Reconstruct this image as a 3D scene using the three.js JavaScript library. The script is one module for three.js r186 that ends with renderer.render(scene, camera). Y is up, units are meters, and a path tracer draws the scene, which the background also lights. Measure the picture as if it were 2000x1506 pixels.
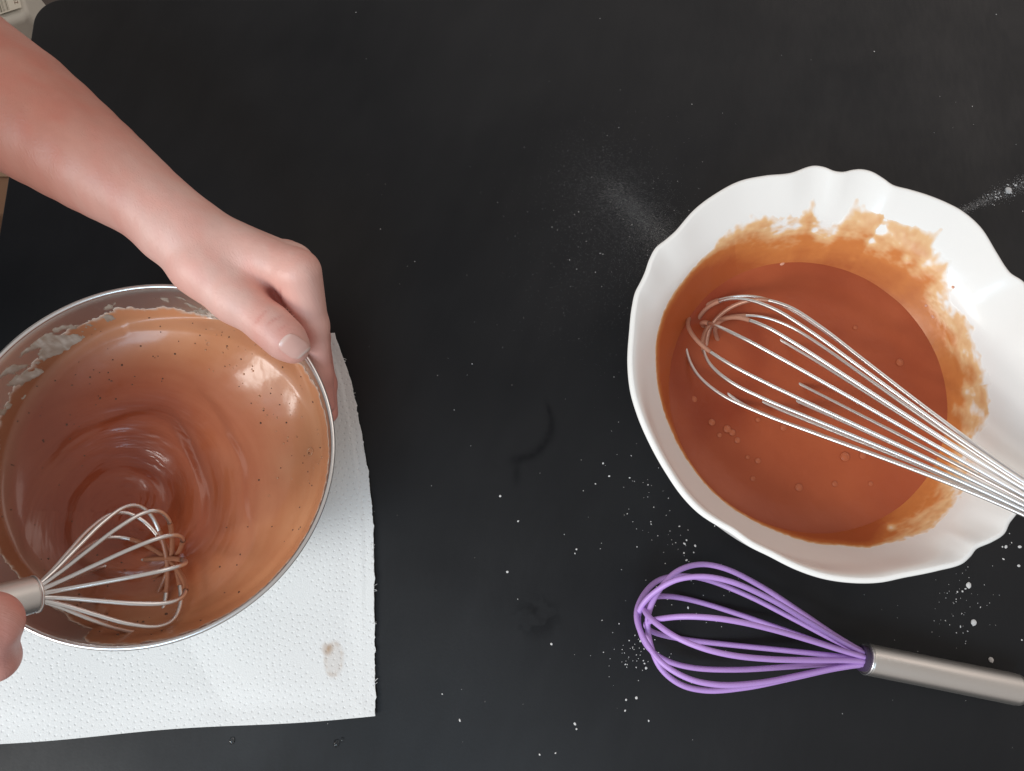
import * as THREE from 'three';
import { RectAreaLightUniformsLib } from 'three/addons/lights/RectAreaLightUniformsLib.js';
import { mergeGeometries } from 'three/addons/utils/BufferGeometryUtils.js';
import { RoundedBoxGeometry } from 'three/addons/geometries/RoundedBoxGeometry.js';

// ---------------------------------------------------------------- camera, light, exposure
const scene = new THREE.Scene();
const V = (x, y, z) => new THREE.Vector3(x, y, z);
const TILT = 13 * Math.PI / 180, DIST = 0.5, FPX = 1510;
const CAM = V(0, DIST * Math.cos(TILT), DIST * Math.sin(TILT));
const camera = new THREE.PerspectiveCamera(2 * Math.atan(753 / FPX) * 180 / Math.PI, 1024 / 771, 0.01, 20);
camera.position.copy(CAM); camera.up.set(0, 0, -1); camera.lookAt(0, 0, 0);
scene.background = new THREE.Color().setRGB(0.455, 0.424, 0.405);        // the dim room all round
RectAreaLightUniformsLib.init();
// windows of the kitchen: one to the left, one of open sky behind the photographer
const windowLight = new THREE.RectAreaLight(new THREE.Color().setRGB(1.0, 0.985, 0.95), 19, 0.62, 0.76);
windowLight.position.set(-1.42, 1.10, 0.98); windowLight.lookAt(0, 0.03, 0); windowLight.name = 'side_window_light'; scene.add(windowLight);
const skyWindow = new THREE.RectAreaLight(new THREE.Color().setRGB(0.55, 0.79, 1.0), 6.0, 1.0, 0.9);
skyWindow.position.set(-0.55, 1.7, 1.25); skyWindow.lookAt(0, 0, 0.05); skyWindow.name = 'back_window_light'; scene.add(skyWindow);
const roomLight = new THREE.RectAreaLight(new THREE.Color().setRGB(1.0, 0.86, 0.78), 1.5, 1.3, 1.2);   // added warm light from the upper right, its source unseen
roomLight.position.set(1.35, 1.6, -1.35); roomLight.lookAt(0, 0, 0); roomLight.name = 'added_warm_light'; scene.add(roomLight);
const renderer = new THREE.WebGLRenderer({ antialias: true });
renderer.setSize(1024, 771); renderer.toneMapping = THREE.LinearToneMapping; renderer.toneMappingExposure = 1.0;
renderer.shadowMap.enabled = true;

// ---------------------------------------------------------------- helpers
const FW = V(0, 0, 0).sub(CAM).normalize(), RT = V(1, 0, 0), UPV = new THREE.Vector3().crossVectors(RT, FW);
const rayOf = (px, py) => FW.clone().addScaledVector(RT, (px - 1000) / FPX).addScaledVector(UPV, -(py - 753) / FPX);
function U(px, py, h = 0) { const d = rayOf(px, py); return CAM.clone().addScaledVector(d, (h - CAM.y) / d.y); }   // place at height h
let seed = 7;
function rnd() { seed = (seed + 0x6D2B79F5) | 0; let t = Math.imul(seed ^ (seed >>> 15), 1 | seed); t = (t + Math.imul(t ^ (t >>> 7), 61 | t)) ^ t; return ((t ^ (t >>> 14)) >>> 0) / 4294967296; }
const gauss = () => Math.sqrt(-2 * Math.log(rnd() + 1e-9)) * Math.cos(6.2831853 * rnd());
function hash(x, y, z) { let h = Math.imul(x, 374761393) ^ Math.imul(y, 668265263) ^ Math.imul(z, 2147483647 ^ 0x5bd1e995); h = Math.imul(h ^ (h >>> 13), 1274126177); return ((h ^ (h >>> 16)) >>> 0) / 4294967296; }
function noise(x, y, z = 0) {
  const i = Math.floor(x), j = Math.floor(y), k = Math.floor(z), s = (t) => t * t * (3 - 2 * t), u = s(x - i), v = s(y - j), w = s(z - k), L = (a, b, t) => a + (b - a) * t;
  const c = (a, b, d) => hash(i + a, j + b, k + d);
  return L(L(L(c(0, 0, 0), c(1, 0, 0), u), L(c(0, 1, 0), c(1, 1, 0), u), v), L(L(c(0, 0, 1), c(1, 0, 1), u), L(c(0, 1, 1), c(1, 1, 1), u), v), w);
}
const fbm = (x, y, z = 0, n = 4) => { let a = 0, s = 0.5, f = 1; for (let i = 0; i < n; i++) { a += s * noise(x * f, y * f, z * f + i * 7.3); s *= 0.5; f *= 2.03; } return a / (1 - Math.pow(0.5, n)); };
const clamp = (x, a = 0, b = 1) => Math.min(b, Math.max(a, x));
const sstep = (a, b, x) => { const t = clamp((x - a) / (b - a)); return t * t * (3 - 2 * t); };
const lerp = (a, b, t) => a + (b - a) * t;
const smax = (a, b, k) => { const h = clamp(0.5 + 0.5 * (a - b) / k); return lerp(b, a, h) + k * h * (1 - h); };
const smin = (a, b, k) => -smax(-a, -b, k);
const mix3 = (a, b, t) => [lerp(a[0], b[0], t), lerp(a[1], b[1], t), lerp(a[2], b[2], t)];
function interp(tab, x) { if (x <= tab[0][0]) return tab[0][1]; for (let i = 1; i < tab.length; i++) if (x <= tab[i][0]) { const [a, b] = tab[i - 1], [c, d] = tab[i]; return lerp(b, d, (x - a) / (c - a)); } return tab[tab.length - 1][1]; }
function curveTab(tab, n = 400) {                                      // smooth curve through (x, y) pairs, as a fine table
  const c = new THREE.CatmullRomCurve3(tab.map(([x, y]) => V(x, y, 0)), false, 'centripetal'), o = [];
  for (let i = 0; i <= n; i++) { const p = c.getPoint(i / n); o.push([p.x, p.y]); }
  return o;
}
function periodic(pairs) {                                             // periodic smooth function of an angle
  const s = pairs.map(([a, r]) => [((a % 6.2831853) + 6.2831853) % 6.2831853, r]).sort((p, q) => p[0] - q[0]), n = s.length;
  return (a) => {
    a = ((a % 6.2831853) + 6.2831853) % 6.2831853;
    let i = 0; while (i < n && s[i][0] <= a) i++;
    const g = (k) => { const q = s[((k % n) + n) % n]; return [q[0] + 6.2831853 * Math.floor(k / n), q[1]]; };
    const [x0, y0] = g(i - 2), [x1, y1] = g(i - 1), [x2, y2] = g(i), [x3, y3] = g(i + 1);
    const aa = i === 0 && a < x1 ? a : a, t = (aa - x1) / (x2 - x1), h = x2 - x1, m1 = (y2 - y0) / (x2 - x0) * h, m2 = (y3 - y1) / (x3 - x1) * h, t2 = t * t, t3 = t2 * t;
    return (2 * t3 - 3 * t2 + 1) * y1 + (t3 - 2 * t2 + t) * m1 + (-2 * t3 + 3 * t2) * y2 + (t3 - t2) * m2;
  };
}
function periodicLinear(pairs) {                                       // the same without overshoot, for ragged edges
  const T = 6.2831853, w = (a) => ((a % T) + T) % T, s = pairs.map(([a, r]) => [w(a), r]).sort((p, q) => p[0] - q[0]), n = s.length;
  return (a) => { a = w(a); let i = 0; while (i < n && s[i][0] <= a) i++; const g = (k) => { const q = s[((k % n) + n) % n]; return [q[0] + T * Math.floor(k / n), q[1]]; }, [x1, y1] = g(i - 1), [x2, y2] = g(i); return lerp(y1, y2, clamp((a - x1) / Math.max(1e-6, x2 - x1))); };
}
const taken = {};
function numbered(n) { if (!(n in taken)) { taken[n] = 0; return n; } return `${n}_${String(++taken[n]).padStart(3, '0')}`; }
function tag(o, label, category, group, kind) { o.userData = { label, category }; if (group) o.userData.group = group; if (kind) o.userData.kind = kind; return o; }
function thing(name, label, category, at = V(0, 0, 0), group) { const g = new THREE.Group(); g.name = numbered(name); g.position.copy(at); scene.add(g); return tag(g, label, category, group); }
function mesh(name, geo, m, parent) { const o = new THREE.Mesh(geo, m); o.name = parent ? name : numbered(name); o.castShadow = o.receiveShadow = true; (parent ?? scene).add(o); return o; }
function gridGeo(nu, nv, f, closedU = false) {                         // f(i, j) -> {p, c?, uv?}; quads with shared normals
  const pos = [], col = [], uv = [], idx = []; let hasC = false, hasU = false;
  const W = closedU ? nu : nu + 1;
  for (let j = 0; j <= nv; j++) for (let i = 0; i < W; i++) { const q = f(i / nu, j / nv, i, j); pos.push(q.p.x, q.p.y, q.p.z); if (q.c) { hasC = true; col.push(...q.c); } if (q.uv) { hasU = true; uv.push(...q.uv); } }
  for (let j = 0; j < nv; j++) for (let i = 0; i < nu; i++) { const a = j * W + i, b = j * W + (i + 1) % W, c = a + W, d = b + W; idx.push(a, c, b, b, c, d); }
  const g = new THREE.BufferGeometry();
  g.setAttribute('position', new THREE.Float32BufferAttribute(pos, 3));
  if (hasC) g.setAttribute('color', new THREE.Float32BufferAttribute(col, 3));
  if (hasU) g.setAttribute('uv', new THREE.Float32BufferAttribute(uv, 2));
  g.setIndex(idx); g.computeVertexNormals(); return g;
}
const shift = (g, v) => g.translate(-v.x, -v.y, -v.z);
function noiseTexture(n, f, repeat = true) {                           // grey map from f(x, y) in 0..1
  const d = new Uint8Array(n * n * 4);
  for (let y = 0; y < n; y++) for (let x = 0; x < n; x++) { const v = clamp(f(x / n, y / n)) * 255, k = (y * n + x) * 4; d[k] = d[k + 1] = d[k + 2] = v; d[k + 3] = 255; }
  const t = new THREE.DataTexture(d, n, n); t.wrapS = t.wrapT = repeat ? THREE.RepeatWrapping : THREE.ClampToEdgeWrapping; t.magFilter = THREE.LinearFilter; t.minFilter = THREE.LinearMipmapLinearFilter; t.needsUpdate = true; return t;
}
const tile = (f) => (x, y) => { const s = (a) => a * a * (3 - 2 * a), u = s(clamp((x - 0.75) * 4)), v = s(clamp((y - 0.75) * 4)); return lerp(lerp(f(x, y), f(x - 1, y), u), lerp(f(x, y - 1), f(x - 1, y - 1), u), v); };
const rgb = (r, g, b) => new THREE.Color().setRGB(r, g, b);

// ---------------------------------------------------------------- materials
const fineNoise = noiseTexture(512, tile((x, y) => fbm(x * 42 + 50, y * 42 + 50, 3, 3)));
const lumpNoise = noiseTexture(512, tile((x, y) => { const n = fbm(x * 30 + 90, y * 30 + 90, 9, 4); return clamp(0.35 + 0.5 * n + 0.9 * Math.pow(clamp(n * 1.9 - 0.95), 2)); }));
const skinNoise = noiseTexture(512, tile((x, y) => { const a = Math.abs(fbm(x * 46 + 20, y * 30 + 20, 4, 2) - 0.5), b = Math.abs(fbm(x * 30 + 70, y * 46 + 5, 8, 2) - 0.5); return 0.25 + 2.2 * Math.min(a, b) + 0.3 * fbm(x * 60, y * 60, 2, 2); }));
const rep = (t, k) => { const c = t.clone(); c.repeat.set(k, k); c.needsUpdate = true; return c; };
const M = {
  porcelain: new THREE.MeshPhysicalMaterial({ color: rgb(0.87, 0.85, 0.815), roughness: 0.25, clearcoat: 0.3, clearcoatRoughness: 0.1 }),
  steel: new THREE.MeshStandardMaterial({ color: rgb(0.62, 0.62, 0.60), metalness: 1, roughness: 0.33 }),
  steelBright: new THREE.MeshStandardMaterial({ color: rgb(0.78, 0.765, 0.75), metalness: 1, roughness: 0.3 }),
  steelBrushed: new THREE.MeshStandardMaterial({ color: rgb(0.74, 0.71, 0.67), metalness: 1, roughness: 0.38 }),
  purple: new THREE.MeshPhysicalMaterial({ color: rgb(0.50, 0.29, 0.68), roughness: 0.45 }),
  batter: new THREE.MeshPhysicalMaterial({ vertexColors: true, roughness: 0.36, bumpMap: rep(lumpNoise, 9), bumpScale: 0.00010, specularIntensity: 0.75, clearcoat: 0.5, clearcoatRoughness: 0.15 }),
  pool: new THREE.MeshPhysicalMaterial({ vertexColors: true, roughness: 0.36, specularIntensity: 0.6, bumpMap: rep(fineNoise, 9), bumpScale: 0.00014 }),
  film: new THREE.MeshPhysicalMaterial({ vertexColors: true, roughness: 0.33, specularIntensity: 0.7, bumpMap: rep(fineNoise, 8), bumpScale: 0.00008 }),
  skin: new THREE.MeshPhysicalMaterial({ vertexColors: true, roughness: 0.46, bumpMap: rep(skinNoise, 26), bumpScale: 0.00013, sheen: 0.15, sheenRoughness: 0.6, sheenColor: rgb(1, 0.75, 0.7) }),
  nail: new THREE.MeshPhysicalMaterial({ vertexColors: true, roughness: 0.28, clearcoat: 0.3 }),
  flour: new THREE.MeshStandardMaterial({ color: rgb(0.62, 0.605, 0.59), roughness: 0.95 }),
};

// ---------------------------------------------------------------- table and what lies beyond its edge
const TX0 = -0.3475, TZ0 = -0.2902, TX1 = 0.85, TZ1 = 0.55, TR = 0.02;
function tableShape(inset) {
  const s = new THREE.Shape(), a = TX0 + inset, b = TX1 - inset, c = -TZ1 + inset, d = -TZ0 - inset, r = TR - inset;
  s.moveTo(a + r, c); s.lineTo(b - r, c); s.absarc(b - r, c + r, r, -Math.PI / 2, 0); s.lineTo(b, d - r); s.absarc(b - r, d - r, r, 0, Math.PI / 2); s.lineTo(a + r, d); s.absarc(a + r, d - r, r, Math.PI / 2, Math.PI); s.lineTo(a, c + r); s.absarc(a + r, c + r, r, Math.PI, Math.PI * 1.5);
  return s;
}
{
  const t = thing('table', 'matt black table top with a rounded corner, dusted with flour specks', 'table');
  const tw = (x, y) => [lerp(-0.36, 0.36, x), lerp(-0.30, 0.30, y)];
  const ring = U(1000, 822), ring2 = U(1050, 1205);
  const roughF = (x, y) => {
    const [wx, wz] = tw(x, y);
    let r = 0.50 + 0.16 * (fbm(wx * 16 + 9, wz * 16 + 9, 1, 4) - 0.5) + 0.05 * (noise(wx * 700, wz * 150) - 0.5) + 0.10 * (fbm(wx * 9 + wz * 30, wz * 8 - wx * 20, 5, 3) - 0.5);
    const d = Math.hypot(wx - ring.x, wz - ring.z), a = Math.atan2(wz - ring.z, wx - ring.x);
    r -= 0.13 * Math.exp(-Math.pow((d - 0.025) / 0.0022, 2)) * sstep(-0.7, -0.2, a) * (1 - sstep(1.25, 1.6, a)) * (0.6 + 0.6 * noise(wx * 300, wz * 300));
    const d2 = Math.hypot(wx - ring2.x, wz - ring2.z);
    r -= 0.10 * Math.exp(-Math.pow(d2 / 0.012, 2)) * (noise(wx * 260, wz * 260) > 0.5 ? 1 : 0.2);
    return r;
  };
  const mt = new THREE.MeshPhysicalMaterial({ color: rgb(0.0080, 0.0083, 0.0094), roughness: 1.0, specularIntensity: 1.0, bumpMap: rep(fineNoise, 1), bumpScale: 0.00002 });
  const rt = noiseTexture(1024, roughF, false);
  mt.roughnessMap = rt;
  const gloss = noiseTexture(1024, (x, y) => {                         // thin residue: wiped haze, a damp arc, a finger smudge
    const [wx, wz] = tw(x, y), wob = 0.003 * (fbm(wx * 60, wz * 60, 3, 2) - 0.5);
    let v = 0.60 + 0.46 * (fbm(wx * 7 + wz * 12 + 3, wz * 5 - wx * 9, 5, 4) - 0.5) + 0.10 * (fbm(wx * 90 + wz * 30, wz * 24, 2, 3) - 0.5);
    const d = Math.hypot(wx - ring.x, wz - ring.z) + wob, a = Math.atan2(wz - ring.z, wx - ring.x), n = noise(wx * 420, wz * 420);
    v *= 1 - 0.50 * Math.exp(-Math.pow((d - 0.025) / (0.0016 + 0.0016 * sstep(-0.6, 1.2, a)), 2)) * sstep(-0.75, -0.3, a) * (1 - sstep(1.45, 1.8, a)) * (0.65 + 0.5 * n);
    const d2 = Math.hypot(wx - ring2.x, (wz - ring2.z) * 1.2); v *= 1 - 0.35 * Math.exp(-Math.pow(d2 / 0.014, 4)) * sstep(0.42, 0.62, fbm(wx * 220, wz * 220, 7, 2));
    const q = U(1008, 925), d3 = Math.hypot((wx - q.x) / 0.0025, (wz - q.z) / 0.007); v *= 1 - 0.4 * Math.exp(-d3 * d3);
    return v;
  }, false);
  { const b = gloss.image.data; for (let i = 0; i < b.length; i += 4) { b[i + 3] = b[i]; } gloss.needsUpdate = true; }
  mt.specularIntensityMap = gloss;
  const bt = rep(fineNoise, 14); mt.bumpMap = bt;
  const g = new THREE.ExtrudeGeometry(tableShape(0.0012), { depth: 0.026, bevelEnabled: true, bevelSize: 0.0012, bevelThickness: 0.0012, bevelSegments: 3, curveSegments: 20 });
  g.rotateX(-Math.PI / 2); g.translate(0, -0.0272, 0);
  const p = g.attributes.position, uv = g.attributes.uv;
  for (let i = 0; i < p.count; i++) uv.setXY(i, (p.getX(i) + 0.36) / 0.72, (p.getZ(i) + 0.30) / 0.60);
  mesh('table_top', g, mt, t);
  const e = new THREE.Shape(tableShape(-0.0007).getPoints(20)); e.holes.push(new THREE.Path(tableShape(0.0001).getPoints(20)));
  const eg = new THREE.ExtrudeGeometry(e, { depth: 0.0205, bevelEnabled: false }); eg.rotateX(-Math.PI / 2); eg.translate(0, -0.0235, 0);
  mesh('edge_band', eg, new THREE.MeshStandardMaterial({ color: rgb(0.16, 0.145, 0.13), roughness: 0.5 }), t);
  for (const [x, z] of [[TX0 + 0.05, TZ0 + 0.05], [TX1 - 0.05, TZ0 + 0.05], [TX0 + 0.05, TZ1 - 0.05], [TX1 - 0.05, TZ1 - 0.05]]) {
    const lg = new RoundedBoxGeometry(0.045, 0.70, 0.045, 3, 0.004); lg.translate(x, -0.3785, z); mesh('leg', lg, new THREE.MeshStandardMaterial({ color: rgb(0.012, 0.011, 0.011), roughness: 0.5 }), t);
  }
  const fg = new THREE.PlaneGeometry(3, 3); fg.rotateX(-Math.PI / 2); fg.translate(0, -0.73, 0);
  const fl = mesh('floor', fg, new THREE.MeshStandardMaterial({ color: rgb(0.05, 0.034, 0.026), roughness: 0.6, bumpMap: rep(fineNoise, 30), bumpScale: 0.0003 })); fl.userData.kind = 'structure';

  // chair seat beyond the edge, with a packet and a box on it
  const ch = thing('wooden_chair', 'dark wooden chair seat just beyond the left edge of the table', 'chair', V(-0.60, -0.73, -0.22));
  const wd = new THREE.MeshStandardMaterial({ color: rgb(0.028, 0.018, 0.014), roughness: 0.6 });
  const sg = new RoundedBoxGeometry(0.44, 0.03, 0.42, 3, 0.006); sg.translate(0, 0.41, 0); mesh('seat', sg, wd, ch);
  for (const [x, z] of [[-0.18, -0.17], [0.18, -0.17], [-0.18, 0.17], [0.18, 0.17]]) { const l = new THREE.CylinderGeometry(0.018, 0.014, 0.395, 14); l.translate(x, 0.1975, z); mesh('leg', l, wd, ch); }
  const top = -0.305;
  const pc = U(54, 28, top + 0.17), th = 0.38, hx = 0.0575, hz = 0.031, pk = thing('paper_packet', 'cream paper packet with a printed barcode at the table corner', 'packet', V(pc.x - hx * Math.cos(th) - hz * Math.sin(th), top, pc.z + hx * Math.sin(th) - hz * Math.cos(th)));
  pk.rotation.y = th;
  const pg = new RoundedBoxGeometry(0.115, 0.17, 0.062, 4, 0.007); pg.translate(0, 0.085, 0);
  { const q = pg.attributes.position; for (let i = 0; i < q.count; i++) q.setY(i, q.getY(i) + 0.0015 * Math.sin(q.getX(i) * 120) * sstep(0.1, 0.17, q.getY(i))); pg.computeVertexNormals(); }
  mesh('packet_body', pg, new THREE.MeshStandardMaterial({ color: rgb(0.62, 0.58, 0.50), roughness: 0.7 }), pk);
  const cv = document.createElement('canvas'); cv.width = 256; cv.height = 128; const cx = cv.getContext('2d');
  cx.fillStyle = '#cfc7b6'; cx.fillRect(0, 0, 256, 128); cx.fillStyle = '#57503f';
  for (let x = 14; x < 150;) { const w = 2 + Math.floor(rnd() * 4) * 2; cx.fillRect(x, 10, w, 108); x += w + 3 + Math.floor(rnd() * 3) * 2; }
  cx.save(); cx.translate(205, 64); cx.rotate(Math.PI / 2); cx.fillStyle = '#6b4a36'; cx.font = 'bold 46px sans-serif'; cx.textAlign = 'center'; cx.fillText('EZ', 0, 0); cx.restore();
  const ct = new THREE.CanvasTexture(cv); ct.colorSpace = THREE.SRGBColorSpace;
  const lg = new THREE.PlaneGeometry(0.026, 0.017); lg.rotateX(-Math.PI / 2); lg.translate(0.0425, 0.1735, 0.0165);
  mesh('barcode_label', lg, new THREE.MeshStandardMaterial({ map: ct, roughness: 0.6 }), pk);
  const card = new THREE.MeshStandardMaterial({ color: rgb(0.42, 0.22, 0.12), roughness: 0.8 });
  const b1 = U(0, 362, -0.10), bx = thing('cardboard_box', 'tan cardboard box peeping out beside the left table edge below the forearm', 'box', V(b1.x - 0.05, top, b1.z - 0.025));
  const bg = new RoundedBoxGeometry(0.12, 0.20, 0.10, 3, 0.003); bg.translate(0, 0.1, 0); mesh('box_body', bg, card, bx);
  const fgm = new THREE.BoxGeometry(0.121, 0.0012, 0.03); fgm.translate(0, 0.2008, 0.0); mesh('tape', fgm, new THREE.MeshStandardMaterial({ color: rgb(0.5, 0.3, 0.17), roughness: 0.35 }), bx);
}

// ---------------------------------------------------------------- paper towel
{
  const R = [[655, 652], [683, 735], [703, 830], [718, 920], [727, 1000], [730, 1100], [731, 1250], [733, 1398]].map(([x, y]) => U(x, y, 0.002));
  const tR = curveTab(R.map((p) => [p.z, p.x]), 120), zTop = R[0].z, zBot = R[R.length - 1].z;
  const bl = U(0, 1451, 0.001), slope = (bl.z - zBot) / (bl.x - R[R.length - 1].x);
  const NX = 260, NZ = 250, W = 0.285, stain = U(652, 1288, 0.002), stain2 = U(640, 1268, 0.002);
  const at = (u, v) => {
    const z0 = lerp(zTop, zBot, v), xr = interp(tR, z0), fray = 0.0005 * (noise(z0 * 900, 3) - 0.5) + 0.0009 * Math.pow(noise(z0 * 380, 8), 4);
    const x = xr + fray * sstep(0.03, 0, u) - u * W * (1 + 0.0 * v), z = z0 + slope * (x - xr) * lerp(0.9, 1, v) + 0.0008 * Math.sin(x * 40);
    const curl = 0.004 * Math.pow(1 - sstep(0, 0.16, v), 2) * (1 - sstep(0, 0.12, u));
    const lift = 0.0012 * sstep(0.06, 0, u) * (0.6 + 0.6 * noise(z * 30, 1)) + 0.0008 * sstep(0.95, 1, v) * noise(x * 30, 5) + curl;
    const wave = (0.0042 * (fbm(x * 15 + 20 + z * 8, z * 13 + 20, 2, 2) - 0.2) + 0.0007 * Math.abs(Math.sin(x * 34 - z * 22 + 3 * noise(x * 20, z * 20))))  * (u > 0.02 ? 1 : 0.6);
    return V(x, Math.max(0.0009, 0.0009 + lift + wave * (0.35 + 0.65 * sstep(0.0, 0.1, Math.min(u, 1 - v)))), z);
  };
  const col = (p) => {
    const d = Math.hypot((p.x - stain.x) / 0.0058, (p.z - stain.z) / 0.0105), n = fbm(p.x * 420, p.z * 420, 4, 3);
    let k = (sstep(1.15, 0.7, d + 0.5 * (n - 0.5)) * 0.30 + 0.55 * Math.exp(-Math.pow((d - 0.88) / 0.14, 2)) * sstep(0.35, 0.7, n)) * 0.75;
    const d2 = Math.hypot(p.x - stain2.x, p.z - stain2.z) / 0.0042; k += 0.55 * sstep(1.2, 0.3, d2 + 0.6 * (n - 0.5));
    return mix3([0.715, 0.72, 0.712], [0.40, 0.28, 0.19], clamp(k));
  };
  const geo = gridGeo(NX, NZ, (u, v) => { const p = at(u, v); return { p, c: col(p), uv: [p.x / 0.128, p.z / 0.128] }; });
  const under = gridGeo(60, 60, (u, v) => { const p = at(1 - u, v); p.y -= 0.0005; return { p, c: [0.8, 0.81, 0.81], uv: [p.x / 0.128, p.z / 0.128] }; });
  // embossed dots laid out in rows of arcs
  const n = 1024, d = new Float32Array(n * n), tileM = 0.128;
  const dot = (x, z, s) => { const r = 0.0011 * s, k = Math.ceil(r / tileM * n * 1.6), ci = Math.round(x / tileM * n), cj = Math.round(z / tileM * n); for (let b = -k; b <= k; b++) for (let a = -k; a <= k; a++) { const q = Math.hypot(a, b) * tileM / n / r; if (q < 1.6) { const i = ((ci + a) % n + n) % n, j = ((cj + b) % n + n) % n; d[j * n + i] = Math.max(d[j * n + i], Math.exp(-q * q * 2.2)); } } };
  for (let a = 0; a < 3; a++) for (let b = 0; b < 3; b++) {
    const cx = (a + 0.5 + (b % 2) * 0.33) * tileM / 3, cz = (b + 0.5) * tileM / 3;
    for (let k = 0; k < 6; k++) { const r = 0.0032 + k * 0.0037, m = Math.round(6.283 * r / 0.0041); for (let q = 0; q < m; q++) { const t = q / m * 6.283 + k; dot(cx + r * Math.cos(t) + 0.0002 * gauss(), cz + r * Math.sin(t) + 0.0002 * gauss(), 0.62 + 0.2 * rnd()); } }
  }
  const fib = noiseTexture(n, (x, y) => 0.12 + 0.62 * d[Math.floor(y * n) * n + Math.floor(x * n)] + 0.16 * noise(x * 256, y * 256));
  const mt = new THREE.MeshStandardMaterial({ vertexColors: true, roughness: 0.95, bumpMap: fib, bumpScale: 0.00045 });
  const o = mesh('paper_towel', mergeGeometries([geo, under]), mt);
  tag(o, 'white embossed paper towel spread flat under the steel mixing bowl', 'paper towel');
  const fuzz = [];
  for (const [x, y] of [[673, 703], [690, 775], [728, 1068], [733, 1150], [734, 1335], [731, 1215]]) for (let k = 0; k < 3; k++) {
    const p = U(x - 4, y + gauss() * 3, 0.0026), q = p.clone().add(V(0.0017 + rnd() * 0.0008, -0.0012, gauss() * 0.0010));
    fuzz.push(new THREE.TubeGeometry(new THREE.CatmullRomCurve3([p, p.clone().lerp(q, 0.5).add(V(0, 0.0001, 0)), q]), 5, 0.00014, 4));
  }
  mesh('torn_fibre', mergeGeometries(fuzz), new THREE.MeshStandardMaterial({ color: rgb(0.8, 0.8, 0.79), roughness: 1 }), o).userData.kind = 'stuff';
}

// ---------------------------------------------------------------- white scalloped bowl and its batter
const BC = V(0.177, 0, 0.012), RIMH = 0.075, R0 = 0.110;
const rimPts = [[1590, 328], [1612, 330], [1632, 338], [1650, 340], [1668, 336], [1685, 335], [1705, 340], [1725, 352], [1745, 366], [1775, 374], [1812, 385], [1850, 400], [1880, 416], [1915, 447], [1945, 495], [1970, 533], [2000, 556],
  [1548, 342], [1500, 347], [1450, 358], [1405, 382], [1365, 412], [1330, 452], [1310, 470], [1290, 486], [1278, 508], [1270, 532], [1262, 550], [1251, 572], [1245, 600], [1240, 650], [1237, 710], [1243, 765], [1255, 805], [1280, 862], [1310, 915], [1345, 965], [1375, 995], [1410, 1018], [1435, 1032], [1470, 1057], [1510, 1077], [1560, 1102], [1610, 1119], [1660, 1127], [1720, 1127], [1770, 1117], [1830, 1105], [1875, 1093], [1893, 1078], [1905, 1063], [1935, 1050], [1958, 1035], [1970, 1012]];
const rimPairs = rimPts.map(([x, y]) => { const p = U(x, y, RIMH).sub(BC); return [Math.atan2(p.z, p.x), Math.hypot(p.x, p.z)]; });
for (const [a, r] of [[-0.22, 0.1150], [-0.10, 0.1140], [0.05, 0.1135], [0.20, 0.1135], [0.33, 0.1140], [0.46, 0.1160], [0.56, 0.1160]]) rimPairs.push([a, r]);
const rimR = periodic(rimPairs);
const wallTab = curveTab([[0, 0.0095], [0.3, 0.0105], [0.5, 0.0145], [0.64, 0.0225], [0.74, 0.0325], [0.83, 0.0455], [0.90, 0.0575], [0.95, 0.0668], [0.98, 0.0718], [1.0, 0.0738]]);
const wallH = (q) => interp(wallTab, q);
function bowlP(a, q, lift = 0) {                                       // point of the inner wall; lift is measured along its normal
  const R = lerp(R0, rimR(a), sstep(0.90, 1.0, q)), e = 0.01, s = (wallH(Math.min(1, q + e)) - wallH(q - e)) / ((Math.min(1, q + e) - q + e) * R), l = Math.hypot(1, s);
  const r = q * R - lift * s / l;
  return V(BC.x + r * Math.cos(a), wallH(q) + lift / l, BC.z + r * Math.sin(a));
}
function bowlHit(px, py) {                                             // where a line of sight meets the inner wall: [angle, q]
  const d = rayOf(px, py); let lo = (0.0745 - CAM.y) / d.y, hi = (0.009 - CAM.y) / d.y; const f = (t) => { const p = CAM.clone().addScaledVector(d, t), x = p.x - BC.x, z = p.z - BC.z, a = Math.atan2(z, x), r = Math.hypot(x, z); let q = r / R0; for (let k = 0; k < 4; k++) q = r / lerp(R0, rimR(a), sstep(0.90, 1, q)); return [p.y - wallH(Math.min(q, 1)), a, q]; };
  for (let k = 0; k < 40; k++) { const m = (lo + hi) / 2; if (f(m)[0] > 0) lo = m; else hi = m; }
  const r = f(hi); return [r[1], r[2]];
}
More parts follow.
